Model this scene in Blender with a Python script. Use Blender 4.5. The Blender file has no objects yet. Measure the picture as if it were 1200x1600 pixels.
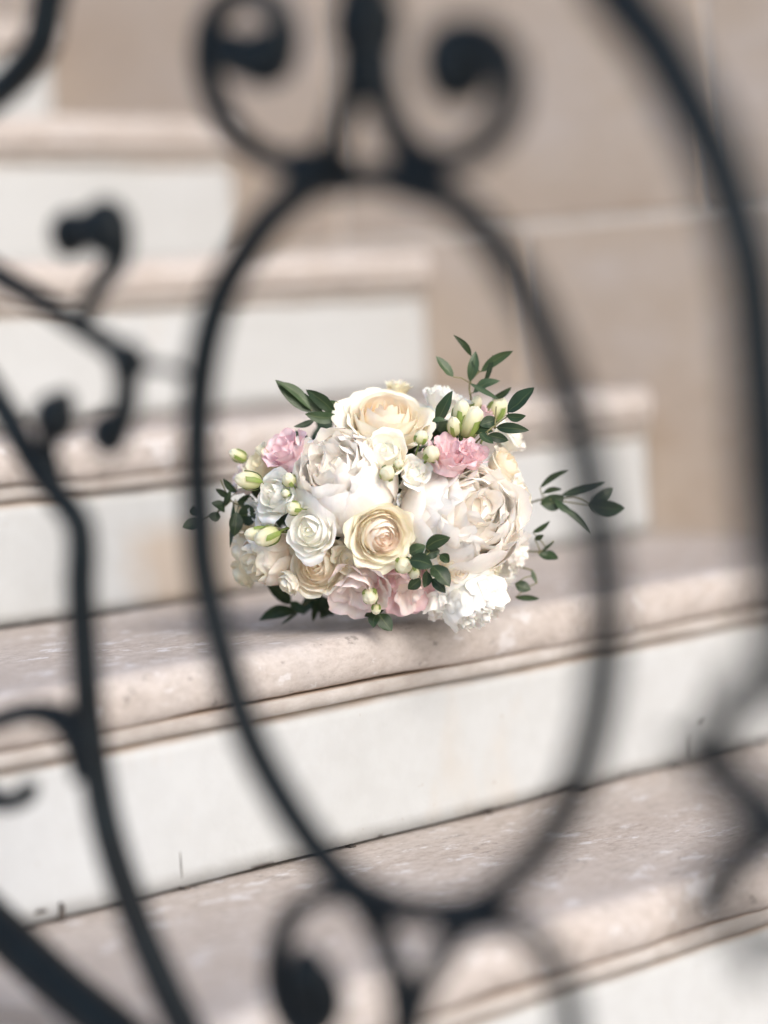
import bpy, math, random
from mathutils import Vector, Matrix, noise
rnd = random.Random(7)
S = bpy.context.scene
COL = S.collection
R_ = math.radians

# ------------------------------------------------------------------ camera, world, sun, exposure
# X runs along the step edges (the stone wall stands at X = 0), Y goes up the stairs, Z is up; tread of the bouquet's step is Z = 0
CAM = Vector((-2.172, -1.383, 0.216))
YAW, PITCH, ROLL, FPX = R_(46.3), R_(-3.7), R_(-3.3), 4250.0
Fw = Vector((math.sin(YAW)*math.cos(PITCH), math.cos(YAW)*math.cos(PITCH), math.sin(PITCH)))
Rt0 = Vector((math.cos(YAW), -math.sin(YAW), 0)); Up0 = Rt0.cross(Fw)
Rt = math.cos(ROLL)*Rt0 + math.sin(ROLL)*Up0
Up = -math.sin(ROLL)*Rt0 + math.cos(ROLL)*Up0
cd = bpy.data.cameras.new('camera'); cam = bpy.data.objects.new('camera', cd); COL.objects.link(cam)
cam.matrix_world = Matrix(((Rt.x, Up.x, -Fw.x, CAM.x), (Rt.y, Up.y, -Fw.y, CAM.y), (Rt.z, Up.z, -Fw.z, CAM.z), (0, 0, 0, 1)))
cd.sensor_fit = 'HORIZONTAL'; cd.sensor_width = 24.0; cd.lens = FPX*24.0/1200.0
cd.clip_start = 0.02; cd.clip_end = 200
cd.dof.use_dof = True; cd.dof.focus_distance = 1.965; cd.dof.aperture_fstop = 1.45; cd.dof.aperture_blades = 0
S.camera = cam

W = bpy.data.worlds.new('World'); S.world = W; W.use_nodes = True
SUN_EL, SUN_AZ = R_(38), R_(192)      # azimuth clockwise from +Y
wn = W.node_tree; sky = wn.nodes.new('ShaderNodeTexSky'); sky.sky_type = 'NISHITA'
sky.sun_disc = False; sky.sun_elevation = SUN_EL; sky.sun_rotation = SUN_AZ
sky.air_density = 1.0; sky.dust_density = 3.0; sky.ozone_density = 1.0
bg = wn.nodes['Background']; bg.inputs['Strength'].default_value = 0.15
wn.links.new(sky.outputs['Color'], bg.inputs['Color'])
sd = bpy.data.lights.new('sun', 'SUN'); sd.energy = 1.0; sd.angle = R_(30); sd.color = (1.0, 0.965, 0.92)
sun = bpy.data.objects.new('sun', sd); COL.objects.link(sun)
sdir = Vector((math.sin(SUN_AZ)*math.cos(SUN_EL), math.cos(SUN_AZ)*math.cos(SUN_EL), math.sin(SUN_EL)))
sun.rotation_euler = sdir.to_track_quat('Z', 'Y').to_euler()
S.view_settings.view_transform = 'Standard'; S.view_settings.look = 'None'
S.view_settings.exposure = 0.69; S.view_settings.gamma = 1.0
S.cycles.use_denoising = True
S.cycles.max_bounces = 14; S.cycles.diffuse_bounces = 10; S.cycles.transmission_bounces = 8

# ------------------------------------------------------------------ helpers
def ray(px, py):
    return (Fw + Rt*((px-600)/FPX) + Up*((800-py)/FPX))
def on_x(px, py, X):                      # point of the vertical plane X that stands behind a pixel of the photograph
    d = ray(px, py); return CAM + d*((X-CAM.x)/d.x)
def on_z(px, py, Z):
    d = ray(px, py); return CAM + d*((Z-CAM.z)/d.z)
def mesh(name, verts, faces, mat, parent=None, uvs=None, smooth=True):
    me = bpy.data.meshes.new(name); me.from_pydata([tuple(v) for v in verts], [], faces)
    if uvs:
        ul = me.uv_layers.new(name='UVMap')
        for l in me.loops: ul.data[l.index].uv = uvs[l.vertex_index]
    if smooth: me.polygons.foreach_set('use_smooth', [True]*len(me.polygons))
    me.materials.append(mat); me.update()
    o = bpy.data.objects.new(name, me); COL.objects.link(o)
    if parent: o.parent = parent
    return o
def empty(name, loc=(0, 0, 0), parent=None):
    o = bpy.data.objects.new(name, None); COL.objects.link(o); o.location = loc; o.empty_display_size = .02
    if parent: o.parent = parent
    return o
def tag(o, label=None, cat=None, group=None, kind=None):
    if label: o['label'] = label
    if cat: o['category'] = cat
    if group: o['group'] = group
    if kind: o['kind'] = kind
    return o
def catmull(pts, n=8):
    out = []; P = [pts[0]] + list(pts) + [pts[-1]]
    for i in range(1, len(P)-2):
        a, b, c, d = P[i-1], P[i], P[i+1], P[i+2]
        for k in range(n):
            t = k/n
            out.append(tuple(.5*((2*b[j]) + (-a[j]+c[j])*t + (2*a[j]-5*b[j]+4*c[j]-d[j])*t*t + (-a[j]+3*b[j]-3*c[j]+d[j])*t**3) for j in range(len(b))))
    out.append(tuple(pts[-1])); return out
def tube(name, pts, rads, mat, parent, seg=8, squash=1.0, side=None, cap=True, square=False):
    """sweep along pts; rads one per point; side = fixed binormal (for flat iron)"""
    V = []; Fc = []; n = len(pts); pv = None
    for i, p in enumerate(pts):
        t = (pts[min(i+1, n-1)] - pts[max(i-1, 0)])
        t = t.normalized() if t.length > 1e-9 else Vector((0, 0, 1))
        if side is not None: b = side
        else:
            b = pv if pv is not None else (Vector((0, 0, 1)) if abs(t.z) < .9 else Vector((1, 0, 0)))
            b = (b - t*b.dot(t)).normalized(); pv = b
        a = t.cross(b).normalized()
        for k in range(seg):
            th = 2*math.pi*(k+.5)/seg; c, s = math.cos(th), math.sin(th)
            if square:
                m = (abs(c)**5+abs(s)**5)**(-1/5.); c *= m; s *= m
            V.append(p + a*(c*rads[i]) + b*(s*rads[i]*squash))
    for i in range(n-1):
        for k in range(seg):
            Fc.append((i*seg+k, i*seg+(k+1) % seg, (i+1)*seg+(k+1) % seg, (i+1)*seg+k))
    if cap: Fc.append(tuple(range(seg))[::-1]); Fc.append(tuple((n-1)*seg+k for k in range(seg)))
    return mesh(name, V, Fc, mat, parent)

# ------------------------------------------------------------------ materials
class NT:
    def __init__(s, name):
        s.m = bpy.data.materials.new(name); s.m.use_nodes = True; s.t = s.m.node_tree; s.n = s.t.nodes
        s.b = s.n['Principled BSDF']; s.out = s.n['Material Output']
    def node(s, ty, **kw):
        n = s.n.new(ty)
        for k, v in kw.items():
            if k in n.inputs.keys(): n.inputs[k].default_value = v
            else: setattr(n, k, v)
        return n
    def link(s, a, b): s.t.links.new(a, b)
    def noise(s, scale, detail=4, rough=.55, vec=None, stretch=None):
        n = s.node('ShaderNodeTexNoise'); n.inputs['Scale'].default_value = scale; n.inputs['Detail'].default_value = detail
        n.inputs['Roughness'].default_value = rough
        if stretch or vec is None:
            mp = s.node('ShaderNodeMapping'); mp.inputs['Scale'].default_value = stretch or (1, 1, 1)
            if vec is None: vec = s.node('ShaderNodeTexCoord').outputs['Object']
            s.link(vec, mp.inputs['Vector']); vec = mp.outputs['Vector']
        s.link(vec, n.inputs['Vector']); return n.outputs['Fac']
    def ramp(s, fac, stops):
        r = s.node('ShaderNodeValToRGB'); e = r.color_ramp.elements
        while len(e) < len(stops): e.new(.5)
        for i, (p, c) in enumerate(stops):
            e[i].position = p; e[i].color = (c if len(c) == 4 else (*c, 1)) if not isinstance(c, float) else (c, c, c, 1)
        s.link(fac, r.inputs['Fac']); return r.outputs['Color']
    def mix(s, fac, a, b, mode='MIX'):
        m = s.node('ShaderNodeMix', data_type='RGBA', blend_type=mode)
        for sock, v in ((m.inputs[0], fac), (m.inputs[6], a), (m.inputs[7], b)):
            if hasattr(v, 'links'): s.link(v, sock)
            else: sock.default_value = v if not isinstance(v, tuple) else (*v, 1)[:4]
        return m.outputs[2]
    def math(s, op, a, b=0.0):
        m = s.node('ShaderNodeMath', operation=op)
        for i, v in enumerate((a, b)):
            if hasattr(v, 'links'): s.link(v, m.inputs[i])
            else: m.inputs[i].default_value = v
        return m.outputs[0]
    def bump(s, h, strength=.3, dist=.001, prev=None):
        b = s.node('ShaderNodeBump'); b.inputs['Strength'].default_value = strength; b.inputs['Distance'].default_value = dist
        s.link(h, b.inputs['Height'])
        if prev: s.link(prev, b.inputs['Normal'])
        s.link(b.outputs['Normal'], s.b.inputs['Normal']); return b.outputs['Normal']
    def base(s, c, rough=.6):
        if hasattr(c, 'links'): s.link(c, s.b.inputs['Base Color'])
        else: s.b.inputs['Base Color'].default_value = (*c, 1)
        if hasattr(rough, 'links'): s.link(rough, s.b.inputs['Roughness'])
        else: s.b.inputs['Roughness'].default_value = rough
        return s.m

def uvxy(k):
    sp = k.node('ShaderNodeSeparateXYZ'); k.link(k.node('ShaderNodeTexCoord').outputs['UV'], sp.inputs[0])
    return sp.outputs['X'], sp.outputs['Y']

def mat_tread():          # worn painted stone: mauve grey body, whitish scuffs, brown along the groove (v near the marks)
    k = NT('worn_tread'); u, v = uvxy(k)
    a = k.ramp(k.noise(9, 6, .65, stretch=(.8, 1.5, 1.5)), [(.32, (.35, .295, .255)), (.5, (.425, .375, .34)), (.66, (.49, .455, .43))])
    fine = k.noise(170, 5, .8, stretch=(.6, 1, 1))
    a = k.mix(.55, a, k.ramp(fine, [(.34, (.25, .21, .18)), (.5, (.44, .395, .365)), (.66, (.57, .53, .505))]))
    sc = k.ramp(k.noise(42, 6, .75, stretch=(.7, 1.2, 1.2)), [(.57, 0.0), (.62, 1.0)])
    a = k.mix(k.math('MULTIPLY', sc, .75), a, (.66, .66, .68))
    ed = k.ramp(v, [(.30, 0.0), (.42, 1.0), (.80, 1.0), (.86, .0)])                 # the bullnose itself is paler and bluer
    a = k.mix(k.math('MULTIPLY', k.math('MULTIPLY', ed, k.noise(22, 4)), .6), a, (.53, .515, .52))
    dk = k.ramp(k.noise(75, 5, .7, stretch=(.6, 1, 1)), [(.34, 1.0), (.38, 0.0)])
    a = k.mix(k.math('MULTIPLY', dk, .7), a, (.20, .18, .17))
    br = k.ramp(v, [(.80, 0.0), (.86, .8), (.90, .7), (.95, .0)])
    brn = k.ramp(k.noise(30, 4, .6, stretch=(.4, 1, 1)), [(.25, .35), (.6, 1.0)])
    a = k.mix(k.math('MULTIPLY', br, brn), a, (.42, .25, .15))
    k.bump(fine, .5, .0016, k.bump(k.noise(28, 5), .6, .004))
    return k.base(a, .62)
def mat_fillet():
    k = NT('worn_fillet'); u, v = uvxy(k)
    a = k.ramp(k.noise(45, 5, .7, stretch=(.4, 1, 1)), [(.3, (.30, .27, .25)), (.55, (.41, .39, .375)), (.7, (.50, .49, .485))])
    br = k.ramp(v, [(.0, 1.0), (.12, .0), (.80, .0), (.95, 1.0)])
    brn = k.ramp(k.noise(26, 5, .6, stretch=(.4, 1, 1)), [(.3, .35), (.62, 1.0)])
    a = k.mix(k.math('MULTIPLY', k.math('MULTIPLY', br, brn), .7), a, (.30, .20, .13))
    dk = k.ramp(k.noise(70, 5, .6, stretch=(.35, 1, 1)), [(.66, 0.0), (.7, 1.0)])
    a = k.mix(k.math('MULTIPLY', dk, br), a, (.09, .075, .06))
    k.bump(k.noise(90, 5), .5, .001)
    return k.base(a, .6)
def mat_riser(name='white_riser_paint', xs=None):
    k = NT(name); u, v = uvxy(k)
    a = k.ramp(k.noise(3.5, 5, .6), [(.35, (.45, .475, .49)), (.65, (.49, .52, .545))])
    a = k.mix(.10, a, k.ramp(k.noise(60, 4), [(.4, (.50, .49, .47)), (.6, (.65, .66, .66))]))
    stain = k.ramp(k.noise(7, 4, .6, stretch=(1, 1, .5)), [(.60, 0.0), (.75, 1.0)])
    a = k.mix(k.math('MULTIPLY', stain, .35), a, (.50, .42, .33))
    if xs:      # tan patch over the lower part of one riser
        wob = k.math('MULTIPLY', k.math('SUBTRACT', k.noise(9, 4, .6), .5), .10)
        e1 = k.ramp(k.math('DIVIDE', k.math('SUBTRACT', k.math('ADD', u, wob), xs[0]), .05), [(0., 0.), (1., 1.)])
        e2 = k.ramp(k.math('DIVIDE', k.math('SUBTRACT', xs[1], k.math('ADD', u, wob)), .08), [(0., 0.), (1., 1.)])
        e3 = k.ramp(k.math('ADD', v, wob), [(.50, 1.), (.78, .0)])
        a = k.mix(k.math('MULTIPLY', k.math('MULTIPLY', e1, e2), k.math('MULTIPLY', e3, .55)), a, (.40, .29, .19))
    # brown run at the very top, chipped dark line at the foot
    top = k.ramp(v, [(.93, 0.0), (.985, 1.0)])
    a = k.mix(k.math('MULTIPLY', top, k.ramp(k.noise(24, 4, .6, stretch=(.4, 1, 1)), [(.35, .2), (.65, .9)])), a, (.42, .31, .22))
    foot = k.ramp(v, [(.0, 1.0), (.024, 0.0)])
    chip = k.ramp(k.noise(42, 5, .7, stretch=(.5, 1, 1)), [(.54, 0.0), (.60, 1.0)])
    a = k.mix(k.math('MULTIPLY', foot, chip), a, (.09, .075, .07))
    spot = k.ramp(k.noise(110, 2, .5), [(.75, 0.0), (.78, 1.0)])
    a = k.mix(k.math('MULTIPLY', spot, .7), a, (.35, .32, .3))
    k.bump(k.noise(240, 4), .12, .0006, k.bump(k.noise(14, 5, .6), .55, .004))
    return k.base(a, .5)
def mat_stone():
    k = NT('beige_wall_stone')
    a = k.ramp(k.noise(3.2, 6, .65, stretch=(1, 1, 1.8)), [(.30, (.44, .325, .22)), (.5, (.54, .44, .34)), (.68, (.59, .515, .45))])
    a = k.mix(.3, a, k.ramp(k.noise(40, 6, .7, stretch=(1, .5, 1.2)), [(.3, (.43, .35, .28)), (.7, (.61, .545, .49))]))
    oi = k.node('ShaderNodeObjectInfo').outputs['Random']
    a = k.mix(k.math('MULTIPLY', oi, .35), a, (.41, .33, .27))
    k.bump(k.noise(120, 5, .7), .4, .0015)
    return k.base(a, .75)
def mat_plain(name, c1, c2, scale, rough, bump=.2, metal=0.):
    k = NT(name); a = k.ramp(k.noise(scale, 5, .65), [(.35, c1), (.65, c2)])
    k.bump(k.noise(scale*3, 4), bump, .001); k.b.inputs['Metallic'].default_value = metal
    return k.base(a, rough)
def mat_petal(name, basec, midc, tipc, transl=.16, vein=.07, edge=None, lift=.0):
    k = NT(name); u, v = uvxy(k)
    a = k.ramp(v, [(.0, basec), (.45, midc), (.92, tipc)])
    a = k.mix(lift, a, (.965, .955, .935)) if lift else a
    if edge: a = k.mix(k.ramp(v, [(.86, 0.0), (1.0, 1.0)]), a, edge)
    uvv = k.node('ShaderNodeTexCoord').outputs['UV']
    vn = k.noise(1.0, 3, .6, vec=uvv, stretch=(26, 2.2, 1))
    a = k.mix(vein, a, k.ramp(vn, [(.35, tuple(c*.80 for c in midc)), (.65, tuple(min(1, c*1.04) for c in tipc))]))
    bl = k.ramp(k.noise(55, 3, .6), [(.4, 0.0), (.75, 1.0)])
    a = k.mix(k.math('MULTIPLY', bl, .16), a, basec)
    k.bump(k.noise(1.0, 3, .6, vec=uvv, stretch=(34, 3, 1)), .25, .0007, k.bump(k.noise(170, 3), .18, .0006))
    k.base(a, .55); k.b.inputs['Specular IOR Level'].default_value = .25
    k.b.inputs['Subsurface Weight'].default_value = .55; k.b.inputs['Subsurface Scale'].default_value = .004; k.b.inputs['Subsurface Radius'].default_value = (1., .75, .6)
    tr = k.node('ShaderNodeBsdfTranslucent'); k.link(a, tr.inputs['Color'])
    mx = k.node('ShaderNodeMixShader'); mx.inputs[0].default_value = transl
    k.link(k.b.outputs[0], mx.inputs[1]); k.link(tr.outputs[0], mx.inputs[2]); k.link(mx.outputs[0], k.out.inputs['Surface'])
    return k.m
def mat_leaf(name, c1, c2, rib, transl=.12):
    k = NT(name); u, v = uvxy(k)
    oi = k.node('ShaderNodeObjectInfo').outputs['Random']
    a = k.mix(oi, c1, c2)
    a = k.mix(.4, a, k.ramp(k.noise(60, 4), [(.35, tuple(c*.7 for c in c1)), (.65, tuple(c*1.3 for c in c2))]))
    d = k.math('ABSOLUTE', k.math('SUBTRACT', u, .5))
    a = k.mix(k.ramp(d, [(.012, .75), (.05, 0.0)]), a, rib)
    k.bump(k.math('SINE', k.math('MULTIPLY', k.math('ADD', v, k.math('MULTIPLY', d, -.8)), 60.)), .12, .0006)
    k.base(a, .42)
    tr = k.node('ShaderNodeBsdfTranslucent'); k.link(a, tr.inputs['Color'])
    mx = k.node('ShaderNodeMixShader'); mx.inputs[0].default_value = transl
    k.link(k.b.outputs[0], mx.inputs[1]); k.link(tr.outputs[0], mx.inputs[2]); k.link(mx.outputs[0], k.out.inputs['Surface'])
    return k.m
def STX(px):
    d = ray(px, 900); return (CAM + d*((.322-CAM.y)/d.y)).x
M = dict(
    tread=mat_tread(), fillet=mat_fillet(), riser=mat_riser(), tan_riser=mat_riser('tan_patch_riser_paint', (STX(175), STX(450))), stone=mat_stone(),
    mortar=mat_plain('pale_mortar', (.74, .67, .58), (.82, .76, .68), 30, .8),
    groundm=mat_plain('landing_stone', (.42, .38, .35), (.52, .48, .45), 6, .7),
    iron=mat_plain('black_painted_iron', (.003, .005, .0065), (.006, .012, .016), 60, .5, .5),
    chip=mat_plain('dark_chip', (.03, .026, .024), (.09, .075, .065), 200, .85),
    cream=mat_petal('cream_petal', (.90, .72, .46), (.93, .86, .70), (.95, .92, .84), edge=(.92, .88, .72), lift=.15),
    cream_in=mat_petal('cream_inner_petal', (.90, .62, .38), (.93, .80, .60), (.95, .89, .77), lift=.15),
    peach=mat_petal('peach_petal', (.88, .80, .54), (.94, .87, .73), (.95, .91, .80), edge=(.90, .88, .68), lift=.1),
    peach_in=mat_petal('peach_inner_petal', (.92, .60, .46), (.95, .82, .70), (.955, .90, .82), lift=.12),
    blush=mat_petal('blush_petal', (.965, .86, .75), (.975, .925, .88), (.975, .945, .91), lift=.25, vein=.10),
    blush_in=mat_petal('blush_inner_petal', (.965, .83, .69), (.975, .93, .87), (.975, .95, .905), lift=.25, vein=.10),
    white=mat_petal('white_petal', (.93, .91, .68), (.965, .95, .885), (.97, .965, .93), lift=.2, vein=.10),
    white_in=mat_petal('white_inner_petal', (.92, .87, .58), (.965, .935, .83), (.97, .96, .905), lift=.2),
    peachy=mat_petal('warm_blush_petal', (.93, .72, .52), (.95, .83, .70), (.96, .89, .81)),
    pink=mat_petal('pink_petal', (.86, .66, .62), (.88, .64, .66), (.91, .75, .78), vein=.22, edge=(.86, .58, .64)),
    palepink=mat_petal('pale_pink_petal', (.92, .82, .70), (.93, .82, .78), (.94, .88, .86), vein=.15, edge=(.90, .74, .74)),
    straw=mat_petal('straw_petal', (.78, .70, .38), (.88, .80, .56), (.92, .87, .70)),
    budm=mat_petal('bud_petal', (.40, .46, .18), (.74, .74, .46), (.90, .88, .72), transl=.3),
    sepal=mat_leaf('sepal_green', (.16, .24, .05), (.24, .32, .08), (.3, .36, .12)),
    leafd=mat_leaf('dark_leaf', (.013, .030, .010), (.026, .055, .018), (.08, .11, .04)),
    leafl=mat_leaf('grey_green_leaf', (.032, .062, .026), (.05, .09, .035), (.11, .14, .06)),
    twig=mat_plain('twig_bark', (.12, .13, .05), (.22, .2, .09), 90, .6),
)

M['iron'].node_tree.nodes['Principled BSDF'].inputs['Specular IOR Level'].default_value = .2
# ------------------------------------------------------------------ ground and staircase
RISE, GO, TT, OV = .155, .30, .049, .015
YO = {-1: .013, 0: -.009, 1: .007, 2: .0, 3: -.012}
DZ = {-1: -.001, 0: .001, 1: -.004, 2: -.004, 3: .008}
XL = -1.222
def n_y(n): return n*GO + YO.get(n, 0.)
def n_z(n): return n*RISE + DZ.get(n, 0.)
G0 = n_z(-2)
mesh('ground', [(-30, -30, G0-.004), (30, -30, G0-.004), (30, 30, G0-.004), (-30, 30, G0-.004)], [(0, 1, 2, 3)], M['groundm'], smooth=False)['kind'] = 'structure'
stairs = tag(empty('stone_staircase', (-.65, .5, G0)), 'pale worn stone steps with white painted risers and rounded nosings climbing to the left', 'staircase')
def sweep_x(name, prof, mat, parent, x0, x1, seg, wob, seed, flat=None):
    """profile (y,z) list from back to front/under; uv v = running length fraction given in prof[i][2]; wob = wobble in metres"""
    V, Fc, UV = [], [], []; m = len(prof); org = stairs.location
    for i in range(seg+1):
        x = x0 + (x1-x0)*i/seg
        for j, (y, z, v, w) in enumerate(prof):
            q = Vector((x*9, y*9+seed*3.7, z*9)); q2 = Vector((x*55, y*40+seed*1.7, z*40))
            d = noise.noise(q)*wob*w + noise.noise(q2)*wob*.45*w
            d2 = noise.noise(q+Vector((11, 5, 3)))*wob*w*.7
            V.append(Vector((x, y+d, z+d2)) - org); UV.append((x, v))
    for i in range(seg):
        for j in range(m-1):
            a = i*m+j; Fc.append((a, a+1, a+m+1, a+m))
    for e in (0, seg):
        f = [e*m+j for j in range(m)]
        Fc.append(tuple(f) if e == 0 else tuple(f[::-1]))
    return mesh(name, V, Fc, mat, parent, UV)
for n in range(-1, 7):
    st = empty('step', (0, 0, 0), stairs)
    y, z = n_y(n), n_z(n); yb = n_y(n+1)+OV+.03
    zb = n_z(n-1); bull = .036
    prof = [(yb, z-.02, 0, 0), (yb, z, 0, 0)]
    for k in range(1, 9): prof.append((yb+(y+.035-yb)*k/9, z, .30*k/9, .35))
    prof.append((y+.030, z-.0004, .36, .7))
    for k in range(0, 12):                    # bullnose: flattish top rolling over to a full round
        a = R_(80 - 160*k/11)
        prof.append((y+.018-.018*math.cos(a)**.8 if a > 0 else y+.011-.011*max(0, math.cos(a))**.8, z-bull*.5+bull*.5*math.sin(a)/math.sin(R_(80)), .42+.42*k/11, 1))
    prof += [(y+.015, z-bull, .88, .6), (y+.030, z-bull-.0005, .93, .3), (yb, z-bull-.0005, 1, 0)]
    sweep_x('tread', prof, M['tread'], st, XL, -.0015, 300, .0040, n)
    zf = z-bull-.0010
    sweep_x('fillet', [(yb, zf, 0, 0), (y+.009, zf, .0, .2), (y+.0080, zf-.0012, .1, .6), (y+.0074, zf-.006, .5, 1), (y+.0086, zf-.0105, .8, .8), (y+.0105, z-TT+.0002, .95, .4), (yb, z-TT, 1, 0)],
            M['fillet'], st, XL, -.0015, 300, .0030, n+40)
    zt = z-TT-.0008
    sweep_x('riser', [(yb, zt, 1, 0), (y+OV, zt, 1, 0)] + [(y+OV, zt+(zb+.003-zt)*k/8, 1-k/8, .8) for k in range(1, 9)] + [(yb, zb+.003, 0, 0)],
            (M['tan_riser'] if n == 1 else M['riser']), st, XL, -.002, 120, .0016, n+80)
def chip(px, py, n, w, h, seed):
    d = ray(px, py); Y = n_y(n)+OV-.0012; P = CAM + d*((Y-CAM.y)/d.y); r = random.Random(seed)
    V = []; m = 9
    for k in range(m):
        a = 2*math.pi*k/m; V.append(P+Vector((math.cos(a)*w*r.uniform(.6, 1.1), 0, math.sin(a)*h*r.uniform(.6, 1.1))) - stairs.location)
    for k in range(m): V.append(V[k]+Vector((0, .006, 0)))
    F = [tuple(range(m))[::-1]] + [(k, (k+1) % m, m+(k+1) % m, m+k) for k in range(m)]
    mesh('paint_chip', V, F, M['chip'], [c for c in stairs.children][n+1], smooth=False)
for a in [(98, 1426, 0, .0028, .0080, 1), (293, 1388, 0, .0030, .0018, 2), (66, 1424, 0, .006, .0016, 3), (283, 1350, 0, .0006, .010, 4), (553, 1323, 0, .003, .0012, 5), (1100, 1130, 0, .0045, .0018, 6),
          (1080, 1165, 0, .0007, .010, 7), (1192, 1163, 0, .008, .003, 8), (913, 1231, 0, .004, .002, 9), (768, 1271, 0, .0016, .0016, 10), (1060, 1195, 0, .006, .0018, 11)]: chip(*a)

# ------------------------------------------------------------------ stone wall beside the stairs
wall = tag(empty('stone_wall', (0, 1, G0)), 'beige ashlar stone wall of large blocks rising behind the step ends', 'wall')
j1, j2, j3 = (on_x(522, 200, 0).y, on_x(1104, 200, 0).y, on_x(818, 480, 0).y)
ZJ, CH, JW = .321, .50, .010
BL = abs(j1-j2)
def block(y0, y1, z0, z1):
    b = .003; V = []; o = wall.location
    for (ins, x) in ((0, .10), (0, b), (b, 0)):
        for (yy, zz) in ((y0+ins, z0+ins), (y1-ins, z0+ins), (y1-ins, z1-ins), (y0+ins, z1-ins)):
            V.append(Vector((x + (0 if x > .05 else rnd.uniform(-.0006, .0006)), yy, zz)) - o)
    F = [(8, 9, 10, 11)] + [(a*4+k, a*4+(k+1) % 4, a*4+4+(k+1) % 4, a*4+4+k) for a in (0, 1) for k in range(4)]
    mesh('stone_block', V, F, M['stone'], wall, smooth=False)
for c in range(-2, 6):
    z0 = ZJ + (c-1)*CH; z1 = z0+CH
    ph = (j1 if c % 2 else j3)
    for q in range(-4, 7):
        y0 = ph + q*BL; y1 = y0+BL
        if y1 < -1.6 or y0 > 4.2 or z1 < G0: continue
        block(y0+JW/2, y1-JW/2, max(z0+JW/2, G0), z1-JW/2)
mesh('mortar', [Vector(v)-wall.location for v in [(.005, -1.8, G0), (.005, 4.6, G0), (.005, 4.6, 2.8), (.005, -1.8, 2.8), (.11, -1.8, G0), (.11, 4.6, G0), (.11, 4.6, 2.8), (.11, -1.8, 2.8)]],
     [(0, 1, 2, 3), (4, 5, 6, 7), (0, 4, 5, 1), (3, 2, 6, 7), (1, 5, 6, 2), (0, 3, 7, 4)], M['mortar'], wall, smooth=False)
bpy.context.view_layer.update()

# ------------------------------------------------------------------ wrought iron railing, parallel to the wall on the open side of the stairs
XR = -1.236
rail = tag(empty('iron_railing', (XR, -.4, G0)), 'black wrought iron railing with oval ring and scrolls in front of the steps', 'railing')
SIDE = Vector((1, 0, 0))
def rx(px): return XR - .045*max(0., (px-600)/600.)**1.5      # the railing bows outwards towards the foot of the stairs
def iron(name, pts, w, dx=0., n=8, taper=None, square=True, closed=False, lab=None):
    """pts traced on the railing's own plane; w = bar width in metres"""
    P = catmull(pts, n); Q = [on_x(p[0], p[1], rx(p[0])+dx) - rail.location for p in P]; m = len(Q)
    ws = []
    for i in range(m):
        t = i/(m-1); k = 1.
        if taper: k = taper[0] + (taper[1]-taper[0])*t
        k *= (rx(P[i][0])-CAM.x)/(XR-CAM.x)*.97
        ws.append(w*.5*k*.96)
    o = tube(name, Q, ws, M['iron'], rail, 12, 1.0, SIDE, True, square)
    if lab: o['label'] = lab
    return o
def knob(px, py, r, dx=0., sx=1., sz=1., name='scroll_end'):
    r *= 1.08; c = on_x(px, py, rx(px)+dx) - rail.location; V = []; F = []; m, s = 7, 12
    for i in range(m+1):
        a = math.pi*i/m
        for k in range(s):
            b = 2*math.pi*k/s
            V.append(c+Vector((math.cos(a)*r*.75, math.sin(a)*math.cos(b)*r*sx, math.sin(a)*math.sin(b)*r*sz)))
    for i in range(m):
        for k in range(s): F.append((i*s+k, i*s+(k+1) % s, (i+1)*s+(k+1) % s, (i+1)*s+k))
    return mesh(name, V, F, M['iron'], rail)
ring = [(567, 276), (495, 287), (425, 338), (370, 415), (335, 490), (314, 590), (308, 700), (312, 810), (320, 900), (350, 1025), (390, 1150), (450, 1262), (510, 1345), (570, 1398),
        (650, 1425), (735, 1418), (790, 1385), (850, 1322), (902, 1225), (933, 1115), (946, 1000), (945, 900), (930, 790), (897, 645), (860, 540), (812, 440), (750, 352), (680, 297), (615, 278), (567, 276)]
iron('oval_ring', ring, .0158)
iron('scroll', [(560, 275), (500, 268), (430, 250), (372, 212), (335, 150), (320, 85), (334, 28), (378, -10), (425, 8), (446, 55), (436, 95), (402, 112), (366, 100), (345, 78)], .0128, .004, lab='scroll curling to the left above the oval ring')
knob(414, 90, .0145, .004, 1.3); knob(358, 78, .010, .004, 1.5)
iron('scroll', [(588, -20), (590, 60), (597, 140), (622, 210), (672, 248), (735, 240), (782, 195), (798, 135), (785, 80), (748, 48), (706, 52), (684, 84), (692, 120), (720, 132)], .0140, -.004, lab='scroll curling to the right above the oval ring')
knob(715, 104, .0180, -.004)
iron('stem', [(572, -60), (568, 20), (560, 100), (556, 165)], .018, 0, taper=(1.35, .8))
iron('stem', [(590, 120), (612, 200), (645, 256), (690, 292)], .0125, .010)
iron('stem', [(552, 120), (528, 200), (500, 258), (450, 300)], .0125, -.008)
iron('collar', [(545, 36), (572, 38), (600, 40)], .026, 0, square=True)
iron('collar', [(470, 262), (500, 272), (530, 272)], .024, .004)
iron('collar', [(628, 272), (650, 282), (676, 290)], .024, .004)
iron('scroll', [(585, 1405), (530, 1396), (470, 1415), (438, 1470), (432, 1540), (455, 1600), (495, 1610), (520, 1570), (505, 1525), (478, 1520)], .0115, .004, lab='scroll curling to the left below the oval ring')
knob(482, 1545, .0125, .004, 1.0, 1.75)
iron('scroll', [(555, 1395), (590, 1450), (618, 1520), (630, 1600), (632, 1700)], .0125, .006)
iron('scroll', [(745, 1425), (700, 1480), (660, 1545), (640, 1610), (635, 1700)], .0125, -.006)
iron('scroll', [(725, 1425), (790, 1438), (845, 1475), (880, 1540), (893, 1620), (880, 1720)], .0115, -.006, lab='scroll curling to the right below the oval ring')
iron('collar', [(700, 1430), (735, 1432), (770, 1428)], .021, .0)
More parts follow.
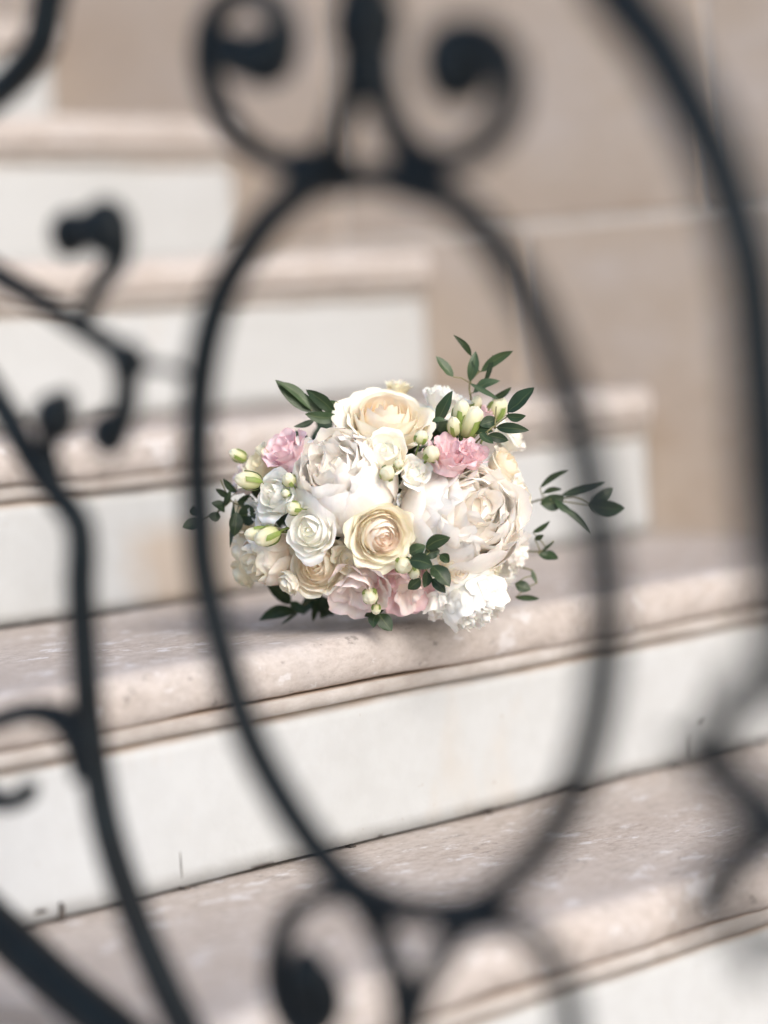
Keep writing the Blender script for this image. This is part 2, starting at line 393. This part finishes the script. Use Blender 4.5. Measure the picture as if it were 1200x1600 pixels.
iron('collar', [(545, 1388), (575, 1402), (600, 1412)], .017, .0)
iron('curved_bar', [(900, -120), (975, 0), (1025, 65), (1078, 160), (1122, 250), (1155, 350), (1176, 440), (1190, 600), (1200, 750), (1214, 900), (1245, 1100)], .0235, 0, taper=(1.05, 1.0))
iron('curved_bar', [(-60, 540), (0, 632), (60, 735), (116, 806), (127, 850), (126, 920), (132, 1025), (142, 1150), (166, 1290), (205, 1415), (250, 1525), (295, 1620), (330, 1700)], .0155, 0, taper=(.85, 1.15))
iron('curved_bar', [(-80, 380), (0, 432), (62, 470), (130, 515), (195, 560), (222, 572)], .0125, .002, taper=(1.1, .7))
iron('tendril', [(128, 505), (150, 455), (178, 415), (185, 375), (165, 345), (140, 350)], .0135, .0, taper=(.6, 1.3))
knob(165, 356, .015, 0); knob(110, 366, .0125, 0)
iron('tendril', [(165, 350), (140, 372), (112, 368)], .010, 0)
iron('tendril', [(150, 520), (188, 560), (198, 610), (188, 660), (170, 685)], .013, .0, taper=(.8, 1.1))
knob(170, 678, .012, 0); knob(200, 566, .011, 0)
iron('tendril', [(112, 812), (84, 740), (74, 680), (84, 640), (104, 622)], .0120, .0, taper=(.7, 1.))
knob(86, 652, .013, 0)
iron('diagonal_bar', [(-120, 1340), (0, 1452), (90, 1536), (190, 1618), (300, 1720)], .024, -.002)
iron('curved_bar', [(92, -60), (76, 0), (62, 68), (26, 118), (0, 142), (-60, 190)], .017, 0)
iron('leaf_scroll', [(-40, 1140), (0, 1124), (50, 1112), (95, 1122), (122, 1155), (142, 1215)], .014, 0, taper=(.8, 1.3))
iron('tendril', [(-40, 1232), (0, 1252), (28, 1250), (44, 1236), (44, 1222)], .012, 0, taper=(1.1, .8))
iron('tendril', [(1168, 1055), (1148, 1085), (1132, 1130), (1108, 1172), (1122, 1208), (1165, 1240), (1215, 1290)], .017, -.03, taper=(.8, 1.3))
iron('tendril', [(1112, 1185), (1070, 1165), (1030, 1152)], .010, -.02, taper=(1.1, .4))
iron('tendril', [(1225, 1285), (1165, 1332), (1125, 1378), (1112, 1430), (1118, 1452)], .017, -.03, taper=(1.4, 1.0))
iron('tendril', [(1225, 1440), (1190, 1455), (1172, 1490), (1190, 1520)], .012, -.03)
iron('tendril', [(222, 572), (262, 575), (312, 590)], .0055, .0)
# parts that carry the railing outside the frame
zt = on_x(600, -160, XR).z; zb_ = n_z(-2)
def bar(y0, z0, y1, z1, w, name):
    Q = [Vector((XR, y0, z0))-rail.location, Vector((XR, y1, z1))-rail.location]
    tube(name, Q, [w/2, w/2], M['iron'], rail, 12, 1, SIDE, True, True)

# ------------------------------------------------------------------ the bouquet
BD = 2.03                                  # distance of the dome's middle plane from the camera
SC = BD/FPX                                 # metres per photo pixel at that distance
BC = CAM + ray(592, 792)*BD
T_ = -Fw
bq = tag(empty('flower_bouquet', (BC.x, BC.y, n_z(0))), 'round bridal bouquet of cream roses, blush peonies and pink blooms resting on the step', 'bouquet')
ORG = bq.location.copy()
A_, B_, C_ = 238*SC, 190*SC, .074
def loc(px, py, d):                        # bouquet frame: right, up, towards the viewer
    return BC + Rt*((px-592)*SC) + Up*((792-py)*SC) + T_*d
def dome(px, py):
    x, y = (px-592)*SC/A_, (792-py)*SC/B_; q = x*x+y*y
    d = C_*math.sqrt(max(0.0, 1-q)) if q < 1 else -C_*.5*(math.sqrt(q)-1)*2
    nx, ny, nz = x/A_, y/B_, max(.25, math.sqrt(max(0, 1-q)))/C_
    N = (Rt*nx + Up*ny + T_*nz).normalized(); return d, N

def petal_geo(ctrl, phi, Wd, r, ruffle=0., kf=3, tip=.25, spiral=0., crump=0., seed=0, nu=10, nv=8, notch=0., wpow=.7):
    """ctrl: 4 (rad, height) Bezier points of the petal's midline in flower units; r = flower radius"""
    V, F, UV = [], [], []; rs = random.Random(seed); p1, p2, p3 = rs.uniform(0, 6.3), rs.uniform(0, 6.3), rs.uniform(0, 6.3)
    off = Vector((rs.uniform(-50, 50), rs.uniform(-50, 50), rs.uniform(-50, 50)))
    skew = rs.uniform(-.12, .12)
    for i in range(nu+1):
        u = -1+2*i/nu
        for j in range(nv+1):
            v = j/nv
            ve = v*(1 - tip*abs(u)**2.4 + skew*u*.5 - notch*math.exp(-(u*5)**2)*v)
            ve += ruffle*.25*v*v*math.sin(kf*1.7*u+p3)*v
            t = max(0, ve); s = 1-t
            rr = s**3*ctrl[0][0]+3*s*s*t*ctrl[1][0]+3*s*t*t*ctrl[2][0]+t**3*ctrl[3][0]
            zz = s**3*ctrl[0][1]+3*s*s*t*ctrl[1][1]+3*s*t*t*ctrl[2][1]+t**3*ctrl[3][1]
            w = Wd*(.18+.82*math.sin(math.pi*min(1, .08+.55*v))**wpow)
            rr *= (1+spiral*u)
            a = phi+u*w
            rf = ruffle*v**2.2*(math.sin(kf*u*2+p1)+.55*math.sin(kf*u*4.3+p2))
            rr += rf*.6; zz += rf*.55*math.cos(p3+u)
            P = Vector((math.cos(a)*rr, math.sin(a)*rr, zz))
            if crump:
                q = P*2.3+off
                P += Vector((noise.noise(q), noise.noise(q+Vector((9, 0, 0))), noise.noise(q+Vector((0, 9, 0)))))*crump*(.25+.75*v)
                q = P*6+off
                P += Vector((noise.noise(q), noise.noise(q+Vector((9, 0, 0))), noise.noise(q+Vector((0, 9, 0)))))*crump*.3*v
            V.append(P*r); UV.append((i/nu, v))
    m = nv+1
    for i in range(nu):
        for j in range(nv): a = i*m+j; F.append((a, a+m, a+m+1, a+1))
    return V, F, UV
class Bag:
    def __init__(s): s.V, s.F, s.U = [], [], []
    def add(s, g):
        o = len(s.V); s.V += g[0]; s.F += [tuple(a+o for a in f) for f in g[1]]; s.U += g[2]
    def build(s, name, mat, parent):
        if s.V: return mesh(name, s.V, s.F, mat, parent, s.U)
def flower_at(name, px, py, R, tilt=(0, 0), sink=.35, d=None, lab=None):
    """tilt = extra lean of the face to the right / up"""
    dd, N = dome(px, py)
    if d is not None: dd = d
    N = (N + Rt*tilt[0] + Up*tilt[1]).normalized()
    P = loc(px, py, dd) - N*sink*R
    o = empty(name, P-ORG, bq)
    q = N.to_track_quat('Z', 'Y'); o.rotation_mode = 'QUATERNION'; o.rotation_quaternion = q
    if lab: o['label'] = lab
    return o
seedc = [100]
def sd_(): seedc[0] += 1; return seedc[0]
LER = lambda a, b, t: a+(b-a)*t
def rose(px, py, rp, mo, mi, tilt=(0, 0), n=26, outer=9, openk=1.0, d=None, lab=None, sink=.35, name='rose'):
    R = rp*SC; o = flower_at(name, px, py, R, tilt, sink, d, lab); heart = Bag(); rs = random.Random(sd_())
    for i in range(n):
        t = i/(n-1); phi = i*2.3999+rs.uniform(-.25, .25)
        rho = .07+.90*t**.9
        top = LER(.42, .10, t**1.6)*1. + rs.uniform(-.03, .03)
        if t < .45: c = [(.02, -.7), (rho*1.25, -.65), (rho*1.35, -.05), (rho*LER(.75, 1.02, t/.45), top+.03)]; W_ = 1.25; rf = .008; cr = .035
        else:
            q = (t-.45)/.55
            c = [(.02, -.75), (rho*LER(1.1, .9, q), -.75), (rho*LER(1.12, .86, q), LER(.1, .22, q)), (rho*LER(1.04, 1.24*openk, q), top-LER(.0, .14, q))]; W_ = LER(1.15, .82, q); rf = LER(.015, .045, q); cr = LER(.05, .13, q)
        big = i >= n-outer
        g = petal_geo(c, phi, W_, R, rf, 2.2, LER(.12, .30, t), .10*(1-t), cr, sd_(), 14 if big else 10, 11 if big else 8)
        if big: mesh('petal', g[0], g[1], mo, o, g[2])
        else: heart.add(g)
    heart.add(petal_geo([(.0, .16), (.30, .16), (.62, .05), (.66, -.5)], 0, math.pi, R, 0, 1, 0, 0, .04, sd_(), 18, 6, wpow=.0))
    h = heart.build('flower_heart', mi, o); return o
def peony(px, py, rp, mo, mi, tilt=(0, 0), guards=8, inner=30, d=None, lab=None, sink=.35, close=.66, frill=.07, name='peony', ph0=0., icr=.12):
    R = rp*SC; o = flower_at(name, px, py, R, tilt, sink, d, lab); heart = Bag(); rs = random.Random(sd_())
    dome_core = petal_geo([(.0, .52), (.40, .52), (.74, .25), (.80, -.6)], 0, math.pi*1.0, R, 0, 1, 0, 0, .10, sd_(), 20, 8, wpow=.0)
    heart.add(dome_core)
    for i in range(inner):
        t = ((i+.5)/inner)**.6; phi = i*2.3999+rs.uniform(-.6, .6); rho = .08+.76*t
        top = LER(.92, .72, t**1.5)+rs.uniform(-.06, .05)
        c = [(rho*.5, -.1), (rho*.85, .0), (rho*1.18, .25), (rho*rs.uniform(.62, .98), top)]
        heart.add(petal_geo(c, phi, rs.uniform(.9, 1.35)/(.5+t*.75)*.85, R, frill*rs.uniform(.5, 1.1), rs.uniform(1.4, 2.4), .24, 0, icr, sd_(), 14, 10, notch=rs.choice((0, 0, .12))))
    for i in range(guards):
        lay = i/guards; phi = i*2.3999+rs.uniform(-.2, .2)+ph0; rho = LER(.84, 1.0, lay)
        c = [(.05, -.85), (rho*1.12, -.82), (rho*1.20, LER(.30, .10, lay)), (rho*LER(close, close+.20, lay)*rs.uniform(.9, 1.08), LER(.70, .46, lay)+rs.uniform(-.08, .04))]
        g = petal_geo(c, phi, rs.uniform(.66, .9), R, .030, 2.2, .20, 0, .075, sd_(), 20, 15, notch=rs.choice((0, .03, .08)))
        mesh('petal', g[0], g[1], mo, o, g[2])
    heart.build('flower_heart', mi, o); return o
def ruffled(px, py, rp, mo, mi, tilt=(0, 0), n=9, d=None, lab=None, sink=.3, frill=.13, freq=5, flare=1.15, name='lisianthus', depth=.8):
    R = rp*SC; o = flower_at(name, px, py, R, tilt, sink, d, lab); rs = random.Random(sd_()); heart = Bag()
    heart.add(petal_geo([(.0, -.10), (.25, -.10), (.5, -.15), (.6, -.6)], 0, math.pi, R, 0, 1, 0, 0, .04, sd_(), 16, 6, wpow=.0))
    for i in range(n):
        t = (i+.5)/n; phi = i*2.3999+rs.uniform(-.3, .3); rho = LER(.25, .85, t)
        c = [(.03, -depth), (rho*.75, -depth*.8), (rho*.85, .05), (rho*LER(.9, flare, t)+.08, LER(.35, .12, t)+rs.uniform(-.08, .08))]
        g = petal_geo(c, phi, LER(1.2, .85, t), R, frill*LER(.6, 1.1, t), freq*rs.uniform(.7, 1.2), .16, .12, .13, sd_(), 22, 10)
        if i >= n-6: mesh('petal', g[0], g[1], mo, o, g[2])
        else: heart.add(g)
    heart.build('flower_heart', mi, o); return o
def bud(px, py, rp, tilt=(0, 0), L=1.15, d=None, mat='budm', dd=.0, name='bud', sep=4, lift=.9):
    R = rp*SC; de, N = dome(px, py); de = (de+dd) if d is None else d
    A = (N + Rt*tilt[0] + Up*tilt[1]).normalized()
    o = empty(name, loc(px, py, de)-A*R*L*.4+N*R*lift*.5-ORG, bq); o.rotation_mode = 'QUATERNION'; o.rotation_quaternion = A.to_track_quat('Z', 'Y')
    V, F, U = [], [], []; m, s = 12, 26; ph = rnd.uniform(0, 6)
    for i in range(m+1):
        t = i/m; z = (-1+2*t)*L; rr = math.sqrt(max(0, 1-(2*t-1)**2))**.85*(1.08-.25*t)
        for k in range(s):
            a = 2*math.pi*k/s + t*.5
            q = rr*(1+.17*abs(math.cos(1.5*a+ph+2.2*t))*t-.06)
            V.append(Vector((math.cos(a)*q, math.sin(a)*q, z + (.06*math.cos(4*a+ph) if t > .85 else 0)))*R); U.append((k/s, t))
    for i in range(m):
        for k in range(s): F.append((i*s+k, i*s+(k+1) % s, (i+1)*s+(k+1) % s, (i+1)*s+k))
    mesh('bud_body', V, F, M[mat], o, U)
    b = Bag()
    for k in range(sep):
        a = 2*math.pi*k/sep+ph
        b.add(petal_geo([(.02, -1.15*L), (1.0, -1.1*L), (1.25, -.3*L), (.98, .35*L)], a, .28, R, .0, 2, .0, 0, .08, sd_(), 4, 6, wpow=1.))
    b.build('calyx', M['sepal'], o)
    end = Vector((0, 0, -1.1*L*R)); A_in = Vector((0, 0, -1))
    tube('stalk', [end, end+A_in*R*1.2, end+A_in*R*2.4], [R*.16, R*.13, R*.12], M['sepal'], o, 6)
    return o

# main blooms  (position, size, lean)
rose(605, 640, 70, M['cream'], M['cream_in'], (.05, .15), n=34, outer=16, openk=1.08, lab='large cream rose at the top')
peony(533, 738, 83, M['blush'], M['blush_in'], (-.15, .40), guards=10, inner=28, frill=.075, icr=.16, close=.62, lab='blush white peony left of centre')
peony(733, 798, 93, M['blush'], M['blush_in'], (.0, .30), guards=11, inner=30, close=.66, ph0=.6, frill=.075, icr=.16, lab='largest blush white peony, right of centre')
rose(601, 840, 50, M['peach'], M['peach_in'], (.30, -.12), n=32, outer=17, openk=1.05, d=.086, lab='rose with a peach pink heart and greenish outer petals')
rose(492, 882, 48, M['cream'], M['cream_in'], (-.1, .45), n=22, outer=9, lab='half open cream rose at the lower left')
rose(484, 828, 43, M['white'], M['white_in'], (-.1, .15), n=16, outer=8, openk=1.0, d=.082, lab='white cupped bloom below the left peony')
rose(427, 768, 40, M['white'], M['white_in'], (-.35, .25), n=16, outer=8, d=.066, lab='small white rose facing left')
rose(412, 808, 22, M['white'], M['white_in'], (-.3, .3), n=14, outer=7)
ruffled(440, 697, 43, M['pink'], M['pink'], (-.25, .35), n=10, d=.045, lab='pink ruffled bloom at the left', freq=2.2, frill=.10)
ruffled(702, 700, 44, M['pink'], M['pink'], (-.1, .8), n=11, d=.072, lab='pink ruffled bloom above the largest peony', freq=3.4)
ruffled(740, 702, 32, M['pink'], M['pink'], (.2, .8), n=10, d=.068, freq=3.4)
ruffled(558, 930, 64, M['palepink'], M['palepink'], (-.1, -.15), n=9, freq=2.0, frill=.12, d=.062, lab='pale pink open bloom at the bottom')
ruffled(638, 926, 61, M['pink'], M['palepink'], (.1, .0), n=10, freq=2.6, frill=.12, d=.052, lab='pink bloom at the bottom, right of the pale one')
peony(738, 935, 66, M['white'], M['white'], (.05, -.35), guards=0, inner=56, close=1.12, frill=.14, d=.040, icr=.14, name='carnation', lab='white frilly bloom overhanging the step edge')
ruffled(696, 960, 44, M['white'], M['white'], (-.1, -.5), n=12, freq=4, d=.038, frill=.13)
ruffled(775, 935, 40, M['white'], M['white'], (.4, -.4), n=10, freq=6, d=.020, frill=.13)
rose(716, 893, 36, M['cream'], M['cream_in'], (-.1, .0), n=18, outer=7, d=.062, lab='small cream rose under the largest peony')
rose(768, 898, 30, M['cream'], M['cream'], (.2, .0), n=14, outer=7, d=.040)
rose(822, 784, 42, M['white'], M['white_in'], (.30, .05), n=26, outer=8, d=.028, lab='white many petalled bloom on the right edge')
rose(800, 722, 36, M['cream'], M['cream_in'], (.35, .25), n=18, outer=8, d=.022, lab='peach cream rose on the upper right edge')
rose(808, 672, 34, M['white'], M['white_in'], (.4, .3), n=14, outer=7, d=-.005)
ruffled(818, 868, 38, M['blush'], M['blush'], (.5, -.1), n=9, freq=3, d=.0)
ruffled(800, 905, 30, M['white'], M['white'], (.4, -.3), n=8, freq=3, d=-.01)
ruffled(697, 612, 44, M['white'], M['white'], (.1, .75), n=11, freq=6, frill=.10, d=.020, lab='white frilled bloom beside the large cream rose')
ruffled(622, 596, 24, M['straw'], M['cream'], (0, .9), n=8, freq=4, d=.0)
rose(603, 703, 40, M['cream'], M['white_in'], (.0, .2), n=12, outer=7, d=.080)
ruffled(650, 738, 30, M['white'], M['white'], (.1, .1), n=8, freq=2.5, d=.076, frill=.08)
ruffled(556, 625, 26, M['palepink'], M['palepink'], (-.4, .4), n=8, freq=4, d=-.004)
ruffled(396, 722, 40, M['straw'], M['straw'], (-.3, .3), n=8, freq=2.5, d=.030)
ruffled(368, 752, 30, M['palepink'], M['palepink'], (-.4, .1), n=7, freq=3, d=.006)
peony(408, 872, 47, M['peachy'], M['cream'], (-.35, .1), guards=8, inner=14, d=.034, lab='small blush peony at the lower left')
rose(366, 868, 36, M['cream'], M['cream'], (-.5, -.1), n=12, outer=6, d=-.006)
rose(368, 905, 30, M['straw'], M['straw'], (-.5, -.4), n=10, outer=6, d=-.014)
ruffled(368, 812, 32, M['straw'], M['cream'], (-.5, .0), n=7, freq=3, d=.0)
rose(545, 875, 26, M['peach'], M['peach'], (-.1, .1), n=10, outer=6, d=.068)
ruffled(760, 640, 20, M['pink'], M['pink'], (.1, .5), n=7, freq=4, d=.02)
for a in [(560, 800, 24), (655, 862, 24), (472, 768, 20), (545, 845, 24), (452, 858, 24), (585, 672, 24), (668, 722, 24), (520, 905, 26), (640, 775, 24), (395, 800, 22), (480, 700, 26), (690, 905, 24), (640, 660, 24)]:
    ruffled(a[0], a[1], a[2], M['white'], M['white'], (rnd.uniform(-.3, .3), rnd.uniform(-.3, .3)), n=7, freq=2.5, frill=.09, d=dome(a[0], a[1])[0]-.020)
# buds
for a in [(457, 750, 11, (-.1, .5)), (462, 794, 11, (-.9, .1)), (605, 742, 12, (0, 0)), (656, 686, 11, (.2, .8)), (630, 879, 13.5, (.1, .2)), (579, 927, 12.5, (0, .1)), (622, 728, 8, (0, 0)), (672, 712, 13, (.2, .2)), (452, 772, 7, (0, 0)), (645, 893, 9, (0, -.5)), (588, 948, 8, (0, -.6))]:
    bud(a[0], a[1], a[2], a[3], L=1.0, dd=.016)
rose(446, 914, 24, M['cream'], M['cream'], (-.6, -.2), n=12, outer=6, d=.050, openk=.85)
for a in [(404, 832, 12, (-1.6, .1), 1.7), (420, 838, 15, (-1.0, -.4), 1.4), (716, 648, 15, (-.4, 1.2), 1.6), (733, 660, 18, (.2, .9), 1.5), (741, 634, 10, (.3, 1.6), 1.9), (775, 638, 16, (.4, 1.3), 1.3), (703, 668, 11, (-.5, .3), 1.5), (372, 712, 10, (-1.2, .5), 1.5), (390, 752, 14, (-1.2, .1), 1.5)]:
    bud(a[0], a[1], a[2], a[3], L=a[4], dd=.020)

# leaves
def leaf_geo(P0, P1, w, bend, facing, seed, nu=4, nv=9, shape=.9, fold=.22):
    rs = random.Random(seed); ax = P1-P0; L = ax.length; t = ax.normalized()
    s = t.cross(facing).normalized(); nrm = s.cross(t).normalized()
    V, F, U = [], [], []; cv = rs.uniform(-.10, .10)
    for j in range(nv+1):
        v = j/nv; hw = w*.5*(math.sin(math.pi*min(1, v**shape))**.75 if 0 < v < 1 else .02)
        for i in range(nu+1):
            u = -1+2*i/nu
            P = P0 + ax*v + s*(u*hw + cv*L*math.sin(math.pi*v)) + nrm*(bend*L*math.sin(math.pi*v)) + nrm*(abs(u)*hw*fold) + nrm*(noise.noise(Vector((u*1.5, v*4, seed)))*hw*.25)
            V.append(P-ORG); U.append((i/nu, v))
    m = nu+1
    for j in range(nv):
        for i in range(nu): a = j*m+i; F.append((a, a+1, a+m+1, a+m))
    return V, F, U
def leaf(parent, b, t, w, db=.0, dt=.0, mat='leafd', bend=.05, roll=0., shape=.9):
    P0, P1 = loc(b[0], b[1], db), loc(t[0], t[1], dt)
    f = (T_ + Rt*rnd.uniform(-.6, .6) + Up*rnd.uniform(-.3, .8) + Rt*roll).normalized(); bend = rnd.uniform(-.05, .13)
    V, F, U = leaf_geo(P0, P1, w*SC, bend, f, sd_(), shape=shape)
    return mesh('leaf', V, F, M[mat], parent, U)
def sprig(lab, leaves, stems, db, mat='leafd'):
    o = empty('leafy_sprig', (0, 0, 0), bq)
    if lab: o['label'] = lab
    for L in leaves:
        leaf(o, L[0], L[1], L[2]*1.12, db+(L[3] if len(L) > 3 else 0), db+(L[4] if len(L) > 4 else .004), L[5] if len(L) > 5 else mat)
    pts = [loc(c[0], c[1], db-.002+c[2])-ORG for st in stems for c in catmull([(q[0], q[1], q[2] if len(q) > 2 else 0.) for q in st], 8)]
    for L in leaves:
        p = loc(L[0][0], L[0][1], db+(L[3] if len(L) > 3 else 0))-ORG
        if not pts: continue
        q = min(pts, key=lambda a: (a-p).length); k = (q-p).length
        if .001 < k < .022: tube('petiole', [q, (p+q)*.5+Up*k*.08, p], [.9*SC]*3, M['twig'], o, 5)
    for st in stems:
        P = [loc(p[0], p[1], db-.002+(p[2] if len(p) > 2 else 0))-ORG for p in catmull([(q[0], q[1], q[2] if len(q) > 2 else 0.) for q in st], 5)]
        tube('twig', P, [LER(1.7, 1.0, i/(len(P)-1))*SC for i in range(len(P))], M['twig'], o, 6)
    return o
g = 'leafl'
sprig('dark leaves at the upper left', [((507, 648), (433, 597), 24), ((488, 643), (437, 600), 16, .003, .008, g), ((526, 650), (480, 612), 19, .004), ((532, 655), (479, 650), 17, .006, .012, g), ((494, 657), (461, 669), 9), ((535, 650), (513, 628), 12, 0, 0, g)], [[(560, 680, -.02), (520, 652), (490, 645)]], .030)
sprig('upright sprig of narrow leaves at the top right', [((735, 558), (707, 527), 9, 0, .01), ((707, 592), (680, 560), 15, .01, .01, g), ((733, 598), (742, 551), 16, 0, .0, g), ((750, 583), (799, 552), 14, 0, .012, g), ((755, 602), (768, 557), 7), ((738, 616), (779, 598), 15, .004, .01, g), ((768, 624), (797, 607), 9), ((732, 602), (776, 627), 8, .012, .02, g), ((735, 558), (747, 583), 6)],
      [[(745, 660, -.02), (735, 625), (733, 600), (747, 583), (750, 583)], [(747, 583), (738, 560)], [(733, 600), (752, 612), (770, 623)]], .018)
sprig('sprig of broader dark leaves at the upper right', [((787, 649), (827, 612), 27, 0, .006), ((785, 654), (814, 655), 12, .003, .01), ((770, 672), (819, 677), 15, 0, .008), ((757, 684), (788, 692), 14, .004, .006), ((765, 678), (735, 680), 16, 0, -.01), ((772, 660), (745, 668), 18, -.003, -.003), ((745, 680), (765, 697), 12, 0, .01, g)], [[(735, 700, -.02), (752, 682), (772, 666), (792, 652)], [(768, 674), (770, 640)]], .062)
sprig('single dark leaf beside the large cream rose', [((680, 664), (703, 618), 20, 0, .012), ((672, 664), (693, 662), 8, .01, .012, g)], [], .068)
sprig('long sprig reaching out to the right', [((845, 762), (891, 734), 9), ((878, 774), (946, 753), 12), ((846, 788), (884, 776), 24, 0, 0), ((922, 788), (977, 794), 24, 0, .005), ((926, 786), (960, 762), 17, -.006, -.008), ((872, 788), (926, 834), 10), ((868, 780), (902, 806), 11, 0, .008, g), ((850, 770), (880, 764), 8)], [[(820, 790, -.03), (850, 780), (880, 783), (922, 789)], [(870, 782), (900, 776), (925, 786)]], -.012)
sprig('small leaves low on the right', [((833, 832), (860, 814), 9), ((842, 866), (873, 873), 16), ((804, 912), (829, 921), 18, .01, .01), ((806, 934), (844, 936), 9, .0, .0), ((848, 862), (866, 846), 5), ((832, 890), (838, 912), 6), ((836, 842), (850, 836), 8)], [[(815, 860, -.02), (845, 862), (866, 845)], [(800, 885, -.02), (832, 892), (840, 911)]], -.006)
sprig('broad leaves lying on the step at the lower left', [((452, 946), (415, 915), 21, .0, .01), ((461, 957), (402, 972), 23, .0, .008), ((452, 942), (475, 960), 17, .008, .014, g), ((464, 960), (437, 979), 5), ((492, 940), (487, 974), 11, 0, .006), ((480, 935), (520, 965), 24, -.01, -.012), ((500, 930), (470, 965), 22, -.012, -.01), ((520, 940), (498, 970), 18, -.01, -.01)], [[(510, 920, -.01), (470, 950), (446, 974)]], -.035)
sprig('small rounded leaves reaching out to the left', [((372, 770), (350, 748), 10), ((400, 786), (372, 784), 21), ((404, 803), (373, 805), 30, .01, .004), ((366, 786), (361, 856), 9), ((352, 800), (331, 786), 17), ((360, 778), (338, 764), 10), ((316, 812), (288, 824), 19), ((345, 808), (326, 806), 14), ((372, 800), (368, 838), 20, .008, .01), ((352, 790), (362, 765), 9), ((310, 806), (305, 790), 12)],
      [[(420, 800, -.02), (385, 792), (362, 782), (345, 750)], [(362, 782), (340, 800), (315, 812), (300, 822)], [(366, 786), (362, 830)]], .010)
sprig('cluster of rounded leaves under the peach rose', [((662, 854), (699, 838), 19), ((638, 862), (662, 850), 19, .002, .006, g), ((638, 872), (673, 881), 23, .006, .012), ((660, 864), (684, 858), 18, -.002, -.002), ((672, 880), (698, 911), 26, .002, .01), ((672, 900), (692, 921), 15), ((664, 888), (660, 913), 14), ((684, 864), (698, 876), 14, -.008, -.008), ((655, 900), (636, 916), 16, -.01, -.01)], [[(640, 900, -.02), (655, 875), (668, 860)]], .084)
sprig('two leaves at the bottom edge', [((592, 955), (612, 981), 21), ((590, 955), (584, 976), 16), ((600, 950), (570, 960), 14, -.01, -.01)], [], .050)
# filler foliage packed between and behind the blooms
fb = Bag(); rf = random.Random(5)
for i in range(420):
    a = rf.uniform(0, 6.283); q = math.sqrt(rf.uniform(0, 1))
    x, y = math.cos(a)*q, math.sin(a)*q
    back = rf.random() < .45
    zc = math.sqrt(max(0, 1-q*q))
    if back: D = -zc*.050 - .012; k = .74
    else: D = C_*zc*rf.uniform(.30, .50)-.010; k = .70
    P = BC + Rt*(x*A_*k) + Up*(y*B_*k) + T_*D
    di = (Rt*x+Up*y*1.0+T_*(-.6 if back else .3)+Vector((rf.uniform(-.8, .8), rf.uniform(-.8, .8), rf.uniform(-.8, .8)))).normalized()
    L = rf.uniform(.012, .022)
    Q = P+di*L
    if Q.z < n_z(0)+.004: Q.z = n_z(0)+.006+rf.uniform(0, .01)
    fb.add(leaf_geo(P, Q, rf.uniform(.009, .015), .06, (T_ if not back else -T_)+Vector((rf.uniform(-.5, .5), rf.uniform(-.5, .5), rf.uniform(-.5, .5))), i, 2, 5))
fo = fb.build('filler_foliage', M['leafd'], bq); fo['kind'] = 'stuff'
# stem bundle behind the dome
for i in range(14):
    a = i*2.4; q = .022*math.sqrt((i+.5)/14)
    P = [BC + Rt*(math.cos(a)*q*s) + Up*(math.sin(a)*q*s-.012*k) - T_*(.0+.045*k) - ORG for k, s in ((-1, 2.0), (0, 1.5), (1, .7), (2, .55), (3, .8))]
    tube('stem', P, [.0022]*5, M['sepal'], bq, 6)
# ribbon round the stems
P = [BC - T_*(.045+.004*k) + Up*(-.013-.0011*k) - ORG for k in range(9)]
tube('ribbon', P, [.0155+.0008*math.sin(k*2.2) for k in range(9)], M['white'], bq, 20, cap=False)
print('BQ', BC, 'px tread', on_z(530, 975, 0), on_z(690, 1000, 0), 'left', on_z(0, 1450, n_z(-1)), 'j', j1, j2, j3)
